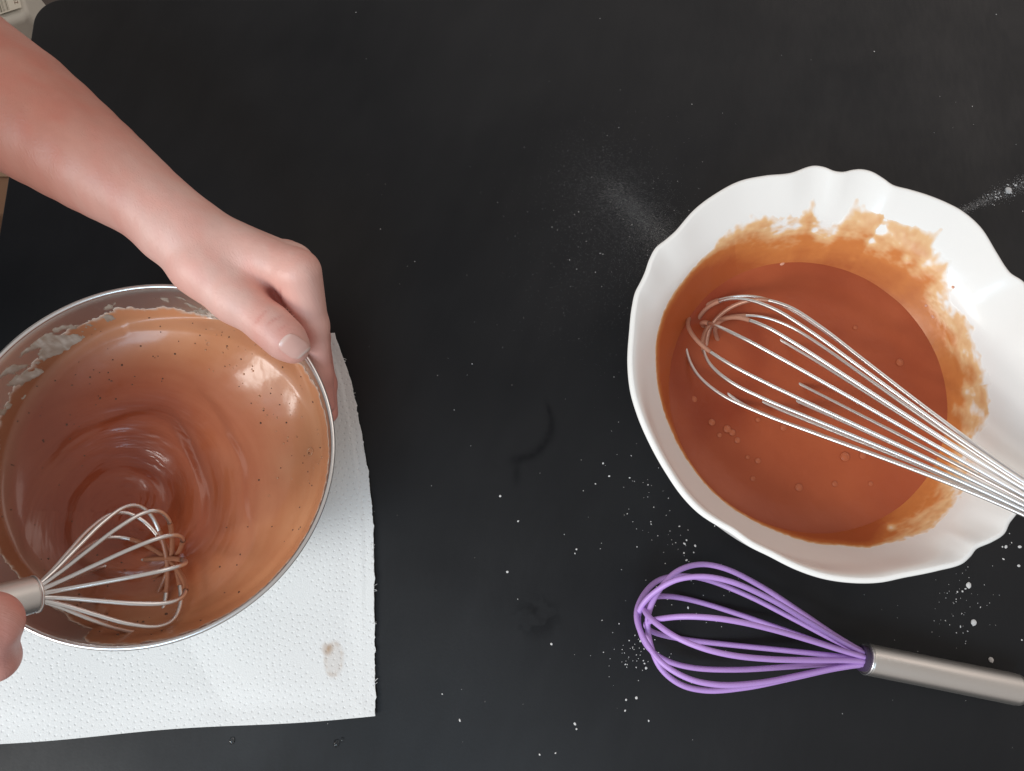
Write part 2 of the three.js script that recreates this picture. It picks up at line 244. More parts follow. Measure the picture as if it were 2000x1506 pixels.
{
  const b = thing('scalloped_bowl', 'white porcelain bowl with wavy scalloped rim', 'bowl', BC.clone());
  const rimTab = [];                                                     // profile: inner wall, rounded lip, outer wall, foot
  for (let i = 0; i <= 70; i++) rimTab.push(['in', i / 70]);
  const lipC = [], n = 10; for (let i = 1; i < n; i++) lipC.push(['lip', i / n]);
  const prof = [...rimTab, ...lipC]; for (let i = 70; i >= 18; i--) prof.push(['out', i / 70]);
  const g = gridGeo(540, prof.length - 1, (u, v, i, j) => {
    const a = u * 6.2831853, [k, t] = prof[j]; let p;
    const lf = 0.0012 * Math.cos(a * 6 + 0.5);
    if (k === 'in') p = bowlP(a, t);
    else if (k === 'out') { p = bowlP(a, t, -0.0042 + 0.0008 * sstep(0.6, 1, t)); p.y = Math.max(p.y, t < 0.42 ? 0.0005 : 0.0035); }
    else { const P0 = bowlP(a, 1), P1 = bowlP(a, 1, -0.0034), c = P0.clone().lerp(P1, 0.5), h = P0.clone().sub(c), o = V(Math.cos(a) * 0.9, 0.42, Math.sin(a) * 0.9).normalize(); p = c.clone().addScaledVector(h, Math.cos(t * Math.PI)).addScaledVector(o, h.length() * Math.sin(t * Math.PI)); }
    p.y += lf * 0.25 * sstep(0.9, 1, k === 'lip' ? 1 : t);
    return { p: p.sub(BC) };
  }, true);
  { const ix = g.index; for (let i = 0; i < ix.count; i += 3) { const t = ix.getX(i + 1); ix.setX(i + 1, ix.getX(i + 2)); ix.setX(i + 2, t); } g.computeVertexNormals(); }
  mesh('bowl_wall', g, M.porcelain, b);
  const foot = new THREE.TorusGeometry(0.044, 0.0028, 10, 80); foot.rotateX(Math.PI / 2); foot.translate(0, 0.003, 0); mesh('foot_ring', foot, M.porcelain, b);
}
const POOLH = 0.031;
{
  const t = thing('cake_batter', 'smooth reddish brown batter with orange streaks up the side of the white scalloped bowl', 'batter', V(BC.x, POOLH, BC.z));
  const C = V(BC.x, POOLH, BC.z), stir = U(1400, 690, POOLH);
  const pcol = (p) => {
    const n = fbm(p.x * 26 + 7, p.z * 26 + 3, 2, 4), m = fbm(p.x * 80, p.z * 80, 6, 3), d = Math.hypot(p.x - stir.x, (p.z - stir.z) * 0.8);
    const dark = clamp(0.25 + 0.9 * (n - 0.45) + 0.55 * Math.exp(-Math.pow((d - 0.022 - 0.01 * n) / 0.012, 2)) + 0.25 * (m - 0.5));
    return mix3([0.42, 0.093, 0.033], [0.28, 0.043, 0.013], dark);
  };
  const pg = gridGeo(300, 110, (u, v) => {
    const a = u * 6.2831853, r = Math.pow(v, 0.8) * 0.0875, x = r * Math.cos(a), z = r * Math.sin(a), wx = BC.x + x, wz = BC.z + z;
    const h = 0.0007 * (fbm(wx * 40, wz * 40, 1, 3) - 0.5) + 0.0046 * Math.pow(sstep(0.056, 0.086, r), 2);
    return { p: V(x, h, z), c: pcol(V(wx, 0, wz)), uv: [wx / 1.0, wz / 1.0] };
  }, true);
  { const ix = pg.index; for (let i = 0; i < ix.count; i += 3) { const q = ix.getX(i + 1); ix.setX(i + 1, ix.getX(i + 2)); ix.setX(i + 2, q); } pg.computeVertexNormals(); }
  mesh('batter_pool', pg, M.pool, t);
  // what clings to the wall
  const edge = [[1280, 720], [1281, 660], [1296, 606], [1335, 545], [1388, 490], [1437, 447], [1478, 431], [1520, 437], [1560, 433], [1590, 410], [1612, 424], [1645, 420], [1668, 400], [1700, 396], [1728, 405], [1722, 440], [1765, 452], [1808, 462], [1812, 492], [1810, 512], [1845, 520], [1836, 552], [1850, 590], [1882, 640], [1904, 700], [1924, 738], [1922, 772], [1902, 800], [1916, 832], [1896, 862], [1890, 905], [1860, 960], [1822, 1008], [1786, 1038], [1750, 1054], [1700, 1071], [1640, 1066], [1580, 1060], [1520, 1040], [1460, 1012], [1400, 970], [1352, 915], [1312, 845], [1290, 785]];
  const eq = periodicLinear(edge.map(([x, y]) => bowlHit(x, y)));
  const holes = [[1888, 765, 0.0034], [1700, 470, 0.003], [1665, 505, 0.0022], [1770, 505, 0.003], [1740, 1030, 0.003], [1590, 450, 0.002], [1720, 452, 0.003]].map(([x, y, r]) => [bowlP(...bowlHit(x, y)), r]);
  const Q0 = 0.66, Q1 = 0.985;
  const fg = gridGeo(900, 150, (u, v) => {
    const a = u * 6.2831853, q = lerp(Q0, Q1, v), e = Math.min(0.945, eq(a) - 0.030 * Math.exp(-Math.pow((Math.atan2(Math.sin(a), Math.cos(a)) + 1.35) / 0.16, 2))), p0 = bowlP(a, q);
    const right = sstep(1.35, 0.9, a) + sstep(3.9, 4.6, a);             // the ragged side
    const wp = 0.8 * (fbm(a * 6, q * 14, 5, 2) - 0.5), streak = fbm(a * 5.5 + q * 20 + wp, q * 34 - a * 3.2 + wp, 3, 3) - 0.5, fine = fbm(a * 40, q * 110, 8, 2) - 0.5;
    let d = (e - q) + right * (0.004 + 0.018 * sstep(-1.0, -0.6, Math.atan2(Math.sin(a), Math.cos(a))) + 0.050 * streak * sstep(0.22, 0.0, e - q) + 0.022 * fine) + 0.004 * fine;
    for (const [c, r] of holes) { const s = V(p0.x - c.x, (p0.y - c.y), p0.z - c.z).length() / r; d -= 0.07 * Math.exp(-s * s) * (0.8 + 0.8 * streak); }
    const th = sstep(-0.004, 0.10, d), thick = th * (0.75 + 0.9 * streak + 0.3 * fine);
    const lift = d < 0 ? Math.max(-0.0006, d * 0.03) : 0.00006 + 0.0007 * th * (0.95 + 0.15 * streak);
    const white = [0.86, 0.83, 0.79], pale = [0.78, 0.49, 0.25], orange = [0.60, 0.205, 0.055], deep = [0.40, 0.088, 0.026];
    const k = clamp((d + right * 0.05 * streak + 0.004 * fine) / (0.035 + 0.17 * right), 0, 1);
    let c = k < 0.12 ? mix3(white, pale, k / 0.12) : k < 0.4 ? mix3(pale, orange, (k - 0.12) / 0.28) : mix3(orange, deep, (k - 0.4) / 0.6 * (0.75 + 0.25 * (1 - right)));
    if (right < 0.5 && k >= 0.12) c = mix3(c, deep, 0.35 * sstep(0.1, 0.6, k));
    const p = bowlP(a, q, lift);
    return { p: p.sub(C), c, uv: [a * 0.1, q * 0.11] };
  }, true);
  { const ix = fg.index; for (let i = 0; i < ix.count; i += 3) { const q = ix.getX(i + 1); ix.setX(i + 1, ix.getX(i + 2)); ix.setX(i + 2, q); } fg.computeVertexNormals(); }
  mesh('batter_film', fg, M.film, t);
  const bub = [];
  for (const [x, y, r] of [[1430, 845, 2.2], [1560, 952, 2.6], [1650, 892, 3.2], [1685, 890, 2.4], [1530, 835, 2.3], [1480, 900, 1.9], [1355, 780, 2.2], [1390, 825, 2.3], [1757, 708, 2.6], [1630, 945, 1.9], [1470, 935, 1.7], [1345, 770, 1.5], [1405, 850, 1.6], [1420, 838, 2.6], [1440, 860, 2.0], [1480, 820, 1.6], [1460, 893, 1.4], [1700, 945, 1.6], [1670, 640, 1.5]]) {
    const p = U(x, y, POOLH + 0.0001).sub(C), s = r * 0.00072, g = new THREE.TorusGeometry(s, s * 0.2, 6, 20); g.rotateX(Math.PI / 2); g.scale(1, 0.75, 1); g.translate(p.x, p.y + 0.0003, p.z);
    const g2 = new THREE.SphereGeometry(s * 0.92, 14, 6, 0, 6.2831853, 0, Math.PI / 2); g2.scale(1, 0.28, 1); g2.translate(p.x, p.y + 0.0003, p.z); bub.push(g, g2);
  }
  const bm = new THREE.MeshPhysicalMaterial({ color: rgb(0.44, 0.115, 0.048), roughness: 0.3, specularIntensity: 0.6 });
  mesh('bubbles', mergeGeometries(bub.map((g) => g)), bm, t).userData.kind = 'stuff';
  const lumps = [];
  for (const [x, y, rx, rz] of [[1527, 514, 2.4, 1.3], [1531, 530, 1.0, 1.0], [1344, 854, 1.1, 1.0], [1823, 618, 1.0, 1.6], [1862, 560, 1.0, 1.2], [1810, 596, 1.4, 1.0]]) {
    const [a, q] = bowlHit(x, y), p = (y > 520 && y < 900 && x < 1800 ? U(x, y, POOLH + 0.0006) : bowlP(a, q, 0.0007)).sub(C), g = new THREE.IcosahedronGeometry(0.0008, 2); g.scale(rx, 0.8, rz); g.rotateY(0.5); g.translate(p.x, p.y, p.z); lumps.push(g);
  }
  mesh('flour_lumps', mergeGeometries(lumps), new THREE.MeshPhysicalMaterial({ color: rgb(0.70, 0.36, 0.25), roughness: 0.35 }), t).userData.kind = 'stuff';
}

// ---------------------------------------------------------------- whisks
function whisk(o) {
  const axis = o.tip.clone().sub(o.base), L = axis.length(); axis.normalize();
  const side = new THREE.Vector3().crossVectors(axis, V(0, 1, 0)).normalize(), up = new THREE.Vector3().crossVectors(side, axis).normalize();
  const t = thing(o.name, o.label, 'whisk', o.base.clone());
  const prof = o.prof ?? [[0, 0.10], [0.12, 0.24], [0.3, 0.52], [0.5, 0.82], [0.68, 0.99], [0.8, 0.97], [0.9, 0.78], [0.965, 0.44], [0.995, 0.12]];
  o.loops.forEach(({ a, w = 1, l = 1, skew = 0 }) => {
    const dir = side.clone().multiplyScalar(Math.cos(a)).addScaledVector(up, Math.sin(a)), perp = side.clone().multiplyScalar(-Math.sin(a)).addScaledVector(up, Math.cos(a)), pts = [];
    const put = (s, r, g) => { const f = s * s * skew; pts.push(axis.clone().multiplyScalar(s * L * (s > 0.5 ? lerp(1, l, (s - 0.5) * 2) : 1)).addScaledVector(dir, g * r * o.W / 2 * w).addScaledVector(perp, f)); };
    pts.push(axis.clone().multiplyScalar(-0.012).addScaledVector(dir, o.W / 2 * prof[0][1] * 0.9));
    prof.forEach(([s, r]) => put(s, r, 1)); [...prof].reverse().forEach(([s, r]) => put(s, r, -1));
    pts.push(axis.clone().multiplyScalar(-0.012).addScaledVector(dir, -o.W / 2 * prof[0][1] * 0.9));
    const cc = new THREE.CatmullRomCurve3(pts, false, 'centripetal'), wire = mesh('wire', new THREE.TubeGeometry(cc, 150, o.wireR, 10), o.wireM, t);
    if (o.coat) { const u0 = o.coat + 0.03 * Math.sin(a * 7), q = []; for (let i = 0; i <= 40; i++) q.push(cc.getPointAt(lerp(u0, 1 - u0, i / 40))); const tg = new THREE.TubeGeometry(new THREE.CatmullRomCurve3(q), 80, o.wireR * 1.22, 9), tp = tg.attributes.position; mesh('batter_coating', tg, o.coatM, wire); }
  });
  const q = new THREE.Quaternion().setFromUnitVectors(V(0, 1, 0), axis.clone().negate());
  const pr = [[0, 0], [o.handleR * 0.86, 0], [o.handleR * 0.97, 0.0007], [o.handleR, 0.002], [o.handleR, o.handleL * 0.5], [o.handleR * 1.02, o.handleL - 0.004], [o.handleR * 0.98, o.handleL - 0.001], [o.handleR * 0.8, o.handleL], [0, o.handleL]].map(([x, y]) => new THREE.Vector2(x, y));
  const hg = new THREE.LatheGeometry(pr, 48); hg.applyQuaternion(q);
  { const n = hg.toNonIndexed(); n.dispose(); }
  mesh('handle', hg, o.handleM, t);
  if (o.plug) { const pg = new THREE.CylinderGeometry(o.handleR * 0.8, o.handleR * 0.82, 0.003, 32); pg.translate(0, -0.0012, 0); pg.applyQuaternion(q); mesh('wire_plug', pg, o.plug, t); }
  if (o.ring) { const rg = new THREE.TorusGeometry(o.handleR * 0.95, 0.0007, 10, 40); rg.rotateX(Math.PI / 2); rg.translate(0, 0.0004, 0); rg.applyQuaternion(q); mesh('collar_ring', rg, M.steelBright, t); }
  return t;
}
const PI = Math.PI;
whisk({ name: 'silicone_whisk', label: 'small whisk with purple coated wires and brushed steel handle lying on the table', base: U(1690, 1287, 0.021), tip: U(1250, 1198, 0.0353), W: 0.067, wireR: 0.0016, wireM: M.purple, handleR: 0.0088, handleL: 0.0945, handleM: M.steelBrushed, plug: new THREE.MeshStandardMaterial({ color: rgb(0.05, 0.03, 0.07), roughness: 0.6 }), ring: true,
  loops: [{ a: 0.06, w: 1.02, l: 0.97, skew: 0.002 }, { a: 0.66, w: 0.98, l: 1.0, skew: -0.003 }, { a: 1.30, w: 0.95, l: 0.965, skew: 0.004 }, { a: 1.95, w: 0.95, l: 0.985, skew: -0.002 }, { a: 2.52, w: 1.0, l: 1.01, skew: 0.003 }] });
whisk({ coat: 0.44, coatM: new THREE.MeshPhysicalMaterial({ color: rgb(0.46, 0.23, 0.155), roughness: 0.38, metalness: 0.25 }), name: 'steel_whisk', label: 'large steel balloon whisk resting in the batter of the white scalloped bowl', base: U(2110, 1032, 0.112), tip: U(1350, 618, 0.031), W: 0.066, wireR: 0.00105, wireM: M.steelBright, handleR: 0.0095, handleL: 0.13, handleM: M.steelBrushed, ring: true,
  prof: [[0, 0.19], [0.12, 0.25], [0.25, 0.37], [0.4, 0.55], [0.56, 0.76], [0.7, 0.93], [0.81, 0.99], [0.9, 0.86], [0.965, 0.52], [0.995, 0.14]],
  loops: [0, 1, 2, 3, 4, 5, 6].map((k) => ({ a: 0.12 + k * PI / 7 + 0.11 * Math.sin(k * 3), w: 1 - 0.04 * (k % 3), l: 1 - 0.02 * ((k * 3) % 5), skew: 0.0015 * Math.sin(k * 5) })) });

// ---------------------------------------------------------------- steel bowl and its batter
const SC = V(-0.1897, 0.09, 0.057), SN = V(0.1101, 1, -0.0957).normalize(), SR = 0.0944;
const SX = new THREE.Vector3().crossVectors(V(0, 0, 1), SN).normalize().negate(); if (SX.x < 0) SX.negate(); const SZ = new THREE.Vector3().crossVectors(SX, SN).normalize();
const toLocal = (p) => { const d = p.clone().sub(SC); return V(d.dot(SX), d.dot(SN), d.dot(SZ)); };
const SDEP = 0.078;
const sTab = curveTab([[0, -SDEP], [0.35, -SDEP + 0.001], [0.55, -0.069], [0.72, -0.054], [0.85, -0.034], [0.93, -0.017], [0.975, -0.006], [1, 0]]);
const sWall = (q) => interp(sTab, q);
const basis = new THREE.Matrix4().makeBasis(SX, SN, SZ);
function steelHit(px, py) {
  const d = rayOf(px, py), o = toLocal(CAM), e = V(d.dot(SX), d.dot(SN), d.dot(SZ)); let lo = -o.y / e.y, hi = (-SDEP - o.y) / e.y;
  const f = (t) => { const p = o.clone().addScaledVector(e, t), r = Math.hypot(p.x, p.z) / SR; return [p.y - sWall(Math.min(1, r)), Math.atan2(p.z, p.x), r]; };
  for (let k = 0; k < 40; k++) { const m = (lo + hi) / 2; if (f(m)[0] > 0) lo = m; else hi = m; }
  const r = f(hi); return [r[1], Math.min(r[2], 1)];
}
const flip = (g) => { const ix = g.index; for (let i = 0; i < ix.count; i += 3) { const q = ix.getX(i + 1); ix.setX(i + 1, ix.getX(i + 2)); ix.setX(i + 2, q); } g.computeVertexNormals(); return g; };
{
  const b = thing('mixing_bowl', 'round brushed steel mixing bowl tilted on the paper towel', 'bowl', SC.clone()); b.quaternion.setFromRotationMatrix(basis);
  const pts = []; for (let i = 0; i <= 60; i++) { const q = i / 60; pts.push(new THREE.Vector2(Math.max(1e-5, q * SR), sWall(q))); }
  for (let i = 60; i >= 0; i--) { const q = i / 60; pts.push(new THREE.Vector2(Math.max(1e-5, q * SR + 0.0008 * sstep(0.5, 1, q)), sWall(q) - 0.0009 * (1 - 0.8 * sstep(0.85, 1, q)))); }
  const lg = new THREE.LatheGeometry(pts, 160); mesh('bowl_wall', lg, M.steel, b);
  const rim = new THREE.TorusGeometry(SR + 0.0008, 0.0013, 14, 200); rim.rotateX(PI / 2); rim.scale(1, 0.85, 1); mesh('rim', rim, M.steelBright, b);
}
// surface of the batter in the bowl's own axes
const moundC = toLocal(U(520, 664, 0.07)), moundA = toLocal(U(560, 770, 0.065)).sub(toLocal(U(410, 690, 0.065))); moundA.y = 0; moundA.normalize();
const shadeC = toLocal(U(150, 930, 0.05));  // centre of a dark patch that puts the shade at left into the colour
const swirlC = toLocal(U(262, 1000, 0.055));
const filmEdge = periodicLinear([[-6, 830], [28, 758], [78, 694], [122, 655], [178, 622], [222, 608], [232, 600], [300, 600], [360, 606], [420, 622], [480, 645], [540, 676], [592, 716], [620, 760], [634, 800], [641, 850], [642, 900], [631, 960], [598, 1036], [548, 1096], [458, 1172], [378, 1222], [300, 1243], [230, 1242], [165, 1226], [115, 1196], [70, 1150], [5, 1090], [-28, 1010], [-28, 920]].map(([x, y]) => steelHit(x, y)));
function mound(x, z) { const dx = x - moundC.x, dz = z - moundC.z, a = dx * moundA.x + dz * moundA.z, b = -dx * moundA.z + dz * moundA.x; return 0.0165 * Math.exp(-Math.pow(a / 0.040, 2) - Math.pow(b / 0.026, 2)); }
function swirl(x, z) {
  const dx = x - swirlC.x, dz = z - swirlC.z, d = Math.hypot(dx, dz), th = Math.atan2(dz, dx);
  const w = fbm(x * 24 + 5, z * 24, 4, 2) - 0.5;
  const ph = d / 0.0240 + th / 6.2831853 * 1.0 + 1.1 * w, f = ph - Math.floor(ph);
  const ridge = f < 0.72 ? sstep(0, 0.72, f) : 1 - sstep(0.72, 1, f);
  const amp = sstep(0.008, 0.022, d) * (1 - sstep(0.050, 0.082, d)) * (0.35 + 0.65 * sstep(2.6, 1.6, Math.abs(th - 0.35)));
  return { h: 0.0036 * amp * (ridge - 0.5) - 0.003 * Math.exp(-Math.pow(d / 0.035, 2)), ridge, amp, d, th };
}
{
  const t = thing('cake_batter', 'thick swirled caramel brown batter being stirred in the steel mixing bowl', 'batter', SC.clone()); t.quaternion.setFromRotationMatrix(basis);
  const lvl = (x, z) => -0.0320 + 0.55 * (x * 0.11 - z * 0.0957) * -1 * -1;
  const NU = 560, NV = 260;
  const info = (a, q) => {
    const x = q * SR * Math.cos(a), z = q * SR * Math.sin(a), s = swirl(x, z), a1 = Math.atan2(Math.sin(a), Math.cos(a)), e = Math.max(filmEdge(a), 0.99 * sstep(-0.5, 0.0, a1) * (1 - sstep(1.75, 2.05, a1)));
    const rag = 0.022 * (fbm(a * 14, q * 20, 2, 3) - 0.5) + 0.012 * (fbm(a * 50, q * 90, 6, 2) - 0.5), d = e - q + rag, d0 = e - q + 0.01;
    const wall = sWall(q), film = 0.0002 + 0.0030 * sstep(0, 0.22, d0) + 0.00015 * (fbm(x * 90, z * 90, 5, 3) - 0.5);
    const pool = lvl(x, z) + s.h + 0.0012 * (fbm(x * 45 + 9, z * 45, 2, 3) - 0.5) + 0.0007 * (fbm(s.d * 330 + s.th * 1.6, s.th * 2.2 + 9, 4, 3) - 0.5) * sstep(0.085, 0.04, s.d) + mound(x, z) * (1 + 0.035 * (fbm(x * 150, z * 150, 8, 3) - 0.5));
    let y = smax(pool, wall + (d > 0 ? film : -0.0008), 0.032 * sstep(-0.01, 0.13, d0) + 0.0005);
    if (d < 0) y = Math.min(y, wall - 0.0006 + 0.0008 * sstep(-0.01, 0, d) * 0.7);
    return { x, y, z, d, s, above: pool - wall };
  };
  const g = gridGeo(NU, NV, (u, v) => {
    const a = u * 6.2831853, q = Math.pow(v, 0.75) * 0.998, f = info(a, q);
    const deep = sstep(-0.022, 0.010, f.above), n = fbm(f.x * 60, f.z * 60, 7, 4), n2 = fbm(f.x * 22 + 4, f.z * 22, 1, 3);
    const tan = [0.67, 0.305, 0.150], mid = mix3([0.45, 0.110, 0.040], [0.57, 0.190, 0.085], sstep(-0.01, 0.075, f.x - 0.25 * f.z)), dark = [0.21, 0.034, 0.010];  // mid tone lighter to the right: window light put into the batter colour
    const side = sstep(-0.055, 0.035, f.x - 0.35 * f.z), tn = mix3([0.30, 0.135, 0.070], tan, side);  // film likewise painted with a lit right side and a shaded left
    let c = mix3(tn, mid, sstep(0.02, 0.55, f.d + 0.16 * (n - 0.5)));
    const shadeK = 1 - sstep(0.028, 0.098, Math.hypot(f.x - shadeC.x, f.z - shadeC.z) + 0.03 * (n2 - 0.5));  // shade around the left, painted together with uneven batter tone
    c = mix3(c, dark, clamp(deep * (0.04 + 0.86 * shadeK + 0.5 * (n2 - 0.5)) + 0.25 * f.s.amp * (0.5 - f.s.ridge)));
    const fl = fbm(f.s.d * 330 + f.s.th * 1.6, f.s.th * 2.2 + 9, 4, 3) - 0.5, fk = 0.55 * sstep(0.10, 0.05, f.s.d) + 0.2;
    c = mix3(c, [c[0] * 0.90, c[1] * 0.80, c[2] * 0.74], clamp(n * 0.8 + fl * 2.0 * fk));
    if (f.d < 0.012) c = mix3([0.62, 0.55, 0.47], c, sstep(-0.002, 0.012, f.d));
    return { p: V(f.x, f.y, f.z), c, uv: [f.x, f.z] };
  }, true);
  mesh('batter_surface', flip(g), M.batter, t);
  // smears of flour and thin batter on the bare steel at the upper left, specks in the batter
  const sm = gridGeo(220, 50, (u, v) => {
    const a = lerp(PI * 0.93, PI * 1.62, u), q = lerp(0.80, 0.992, v), n = fbm(a * 9 + q * 30, q * 34 - a * 3, 11, 4), m = fbm(a * 70, q * 60, 3, 3);
    const k = (n - 0.50) * 2.2 + 0.35 * (m - 0.5) - 0.13 + 0.16 * sstep(0.90, 0.95, q) - 0.7 * sstep(0.965, 0.988, q) - 0.5 * sstep(0.5, 0.8, u) - sstep(0.1, 0, u);
    const lift = k > 0 ? 0.0001 + 0.0002 * Math.min(1, k * 2) + 0.0001 * m : -0.0004, x = q * SR * Math.cos(a), z = q * SR * Math.sin(a);
    return { p: V(x * (1 - lift * 8), sWall(q) + lift, z * (1 - lift * 8)), c: mix3([0.30, 0.235, 0.18], [0.55, 0.51, 0.45], clamp(1.6 * k) * m * 1.3), uv: [x, z] };
  });
  mesh('flour_smear', flip(sm), M.film, t);
  const sp = [];
  for (let k = 0; k < 150; k++) {
    const a = rnd() * 6.283, q = 0.45 + 0.5 * Math.sqrt(rnd()), f = info(a, q); if (f.d < 0.03) continue;
    const s = 0.00022 + 0.0003 * rnd() * rnd(), g2 = new THREE.IcosahedronGeometry(s, 1); g2.scale(1 + rnd(), 0.5, 1 + rnd()); g2.translate(f.x, f.y + s * 0.15, f.z); sp.push(g2);
  }
  mesh('batter_specks', mergeGeometries(sp), new THREE.MeshStandardMaterial({ color: rgb(0.10, 0.04, 0.018), roughness: 0.4 }), t).userData.kind = 'stuff';
  const bb = [];
  const place = (px, py, r) => { const [a, q] = steelHit(px, py), f = info(a, q * 0.985); const g1 = new THREE.TorusGeometry(r, r * 0.17, 8, 26); g1.rotateX(PI / 2); const e = 0.002, fx = info(a, q * 0.985 - e * 4), sl = (f.y - fx.y) / (SR * e * 4); g1.rotateZ(Math.atan(sl)); g1.rotateY(-a); g1.translate(f.x, f.y + r * 0.12, f.z); bb.push(g1); };
  place(615, 890, 0.0021); place(548, 988, 0.0006); place(430, 700, 0.0009);
  for (let k = 0; k < 60; k++) { const a = -1.35 + rnd() * 1.5, q = 0.62 + 0.32 * rnd(), f = info(a, q); if (f.d < 0.04) continue; const s = 0.0003 + 0.0005 * rnd() * rnd(), g2 = new THREE.IcosahedronGeometry(s, 2); g2.scale(1, 0.7, 1); g2.translate(f.x, f.y + s * 0.1, f.z); bb.push(g2.index ? g2.toNonIndexed() : g2); }
  mesh('bubbles', mergeGeometries(bb.map((g3) => (g3.index ? g3.toNonIndexed() : g3))), new THREE.MeshPhysicalMaterial({ color: rgb(0.55, 0.27, 0.14), roughness: 0.18 }), t).userData.kind = 'stuff';
}
const hA = U(70, 1160, 0.120), hT = U(338, 1092, 0.066);
whisk({ coat: 0.40, coatM: new THREE.MeshPhysicalMaterial({ color: rgb(0.40, 0.16, 0.085), roughness: 0.3 }), name: 'steel_whisk', label: 'steel whisk stirring the batter in the steel bowl, held by the hand at lower left', base: hA, tip: hT, W: 0.066, wireR: 0.0011, wireM: M.steelBright, handleR: 0.0085, handleL: 0.13, handleM: M.steelBrushed, ring: true,
  loops: [0, 1, 2, 3, 4, 5].map((k) => ({ a: 0.2 + k * PI / 6, w: 1 - 0.03 * (k % 2), l: 1 - 0.02 * (k % 3), skew: 0.001 * Math.sin(k * 4) })) });

// ---------------------------------------------------------------- person: distance field of arms and hands, meshed as one surface each
function roundCone(px, py, pz, c) {
  const x = px - c.ax, y = py - c.ay, z = pz - c.az, t = x * c.dx + y * c.dy + z * c.dz, zz = t - c.L;
  const xx = x * c.L - c.dx * t * c.L, yy = y * c.L - c.dy * t * c.L, zw = z * c.L - c.dz * t * c.L, x2 = (xx * xx + yy * yy + zw * zw) / (c.L * c.L);
  const rad = Math.sqrt(x2), k = c.s * t + rad * 0;
  // 2-D round cone in (rad, t)
  const kk = -c.b * t * -1 * 0;
  const dotk = rad * -c.b + t * c.a;
  if (dotk < 0) return Math.hypot(rad, t) - c.r1;
  if (dotk > c.a * c.L) return Math.hypot(rad, zz) - c.r2;
  return rad * c.a + t * c.b - c.r1;
}
function cone(A, B, r1, r2) { const d = B.clone().sub(A), L = d.length(); d.divideScalar(L); const b = (r1 - r2) / L, a = Math.sqrt(Math.max(0, 1 - b * b)); return { ax: A.x, ay: A.y, az: A.z, dx: d.x, dy: d.y, dz: d.z, L, r1, r2, a, b, s: 0 }; }
const chain = (pts) => pts.slice(1).map((p, i) => cone(pts[i][0], p[0], pts[i][1], p[1]));
function limbField(palm, fingers, thumb, kPalm = 0.009, fore = []) {
  return (x, y, z) => {
    let d = 1; for (const c of palm) d = smin(d, roundCone(x, y, z, c), kPalm);
    if (fore.length) { let a = 1; for (const c of fore) a = smin(a, roundCone(x, y, z, c), 0.001); d = smin(d, a, 0.012); }
    let f = 1; for (const ch of fingers) { let e = 1; for (const c of ch) e = smin(e, roundCone(x, y, z, c), 0.0035); f = smin(f, e, 0.0011); }
    let th = 1; for (const c of thumb) th = smin(th, roundCone(x, y, z, c), 0.005);
    const body = smin(d, f, 0.0055);
    return smin(smin(d, th, 0.006), body, 0.0009);
  };
}
function surfaceNet(field, lo, hi, h) {
  const nx = Math.ceil((hi.x - lo.x) / h), ny = Math.ceil((hi.y - lo.y) / h), nz = Math.ceil((hi.z - lo.z) / h), F = new Float32Array((nx + 1) * (ny + 1) * (nz + 1)), id = (i, j, k) => (k * (ny + 1) + j) * (nx + 1) + i, B = 8, rad = B * h * 0.87;
  for (let k = 0; k <= nz; k += B) for (let j = 0; j <= ny; j += B) for (let i = 0; i <= nx; i += B) {
    const c = field(lo.x + (i + B / 2) * h, lo.y + (j + B / 2) * h, lo.z + (k + B / 2) * h), skip = Math.abs(c) > rad * 1.4 + 0.004;
    for (let r = k; r < Math.min(k + B, nz + 1); r++) for (let q = j; q < Math.min(j + B, ny + 1); q++) for (let p = i; p < Math.min(i + B, nx + 1); p++) F[id(p, q, r)] = skip ? c : field(lo.x + p * h, lo.y + q * h, lo.z + r * h);
  }
  const pos = [], map = new Int32Array(F.length).fill(-1), idx = [];
  const E = [[0, 1], [2, 3], [4, 5], [6, 7], [0, 2], [1, 3], [4, 6], [5, 7], [0, 4], [1, 5], [2, 6], [3, 7]];
  for (let k = 0; k < nz; k++) for (let j = 0; j < ny; j++) for (let i = 0; i < nx; i++) {
    const v = []; let m = 0; for (let c = 0; c < 8; c++) { const q = F[id(i + (c & 1), j + ((c >> 1) & 1), k + (c >> 2))]; v.push(q); if (q < 0) m++; }
    if (m === 0 || m === 8) continue;
    let sx = 0, sy = 0, sz = 0, n = 0;
    for (const [a, b] of E) if ((v[a] < 0) !== (v[b] < 0)) { const t = v[a] / (v[a] - v[b]); sx += (a & 1) + t * ((b & 1) - (a & 1)); sy += ((a >> 1) & 1) + t * (((b >> 1) & 1) - ((a >> 1) & 1)); sz += (a >> 2) + t * ((b >> 2) - (a >> 2)); n++; }
    map[id(i, j, k)] = pos.length / 3; pos.push(lo.x + (i + sx / n) * h, lo.y + (j + sy / n) * h, lo.z + (k + sz / n) * h);
  }
  const quad = (a, b, c, d, s) => { if (a < 0 || b < 0 || c < 0 || d < 0) return; if (s) idx.push(a, b, c, a, c, d); else idx.push(a, c, b, a, d, c); };
  for (let k = 1; k < nz; k++) for (let j = 1; j < ny; j++) for (let i = 1; i < nx; i++) {
    const s = F[id(i, j, k)] < 0;
    if (s !== F[id(i + 1, j, k)] < 0) quad(map[id(i, j - 1, k - 1)], map[id(i, j, k - 1)], map[id(i, j, k)], map[id(i, j - 1, k)], s);
    if (s !== F[id(i, j + 1, k)] < 0) quad(map[id(i - 1, j, k - 1)], map[id(i - 1, j, k)], map[id(i, j, k)], map[id(i, j, k - 1)], s);
    if (s !== F[id(i, j, k + 1)] < 0) quad(map[id(i - 1, j - 1, k)], map[id(i, j - 1, k)], map[id(i, j, k)], map[id(i - 1, j, k)], s);
  }
  return { pos, idx };
}
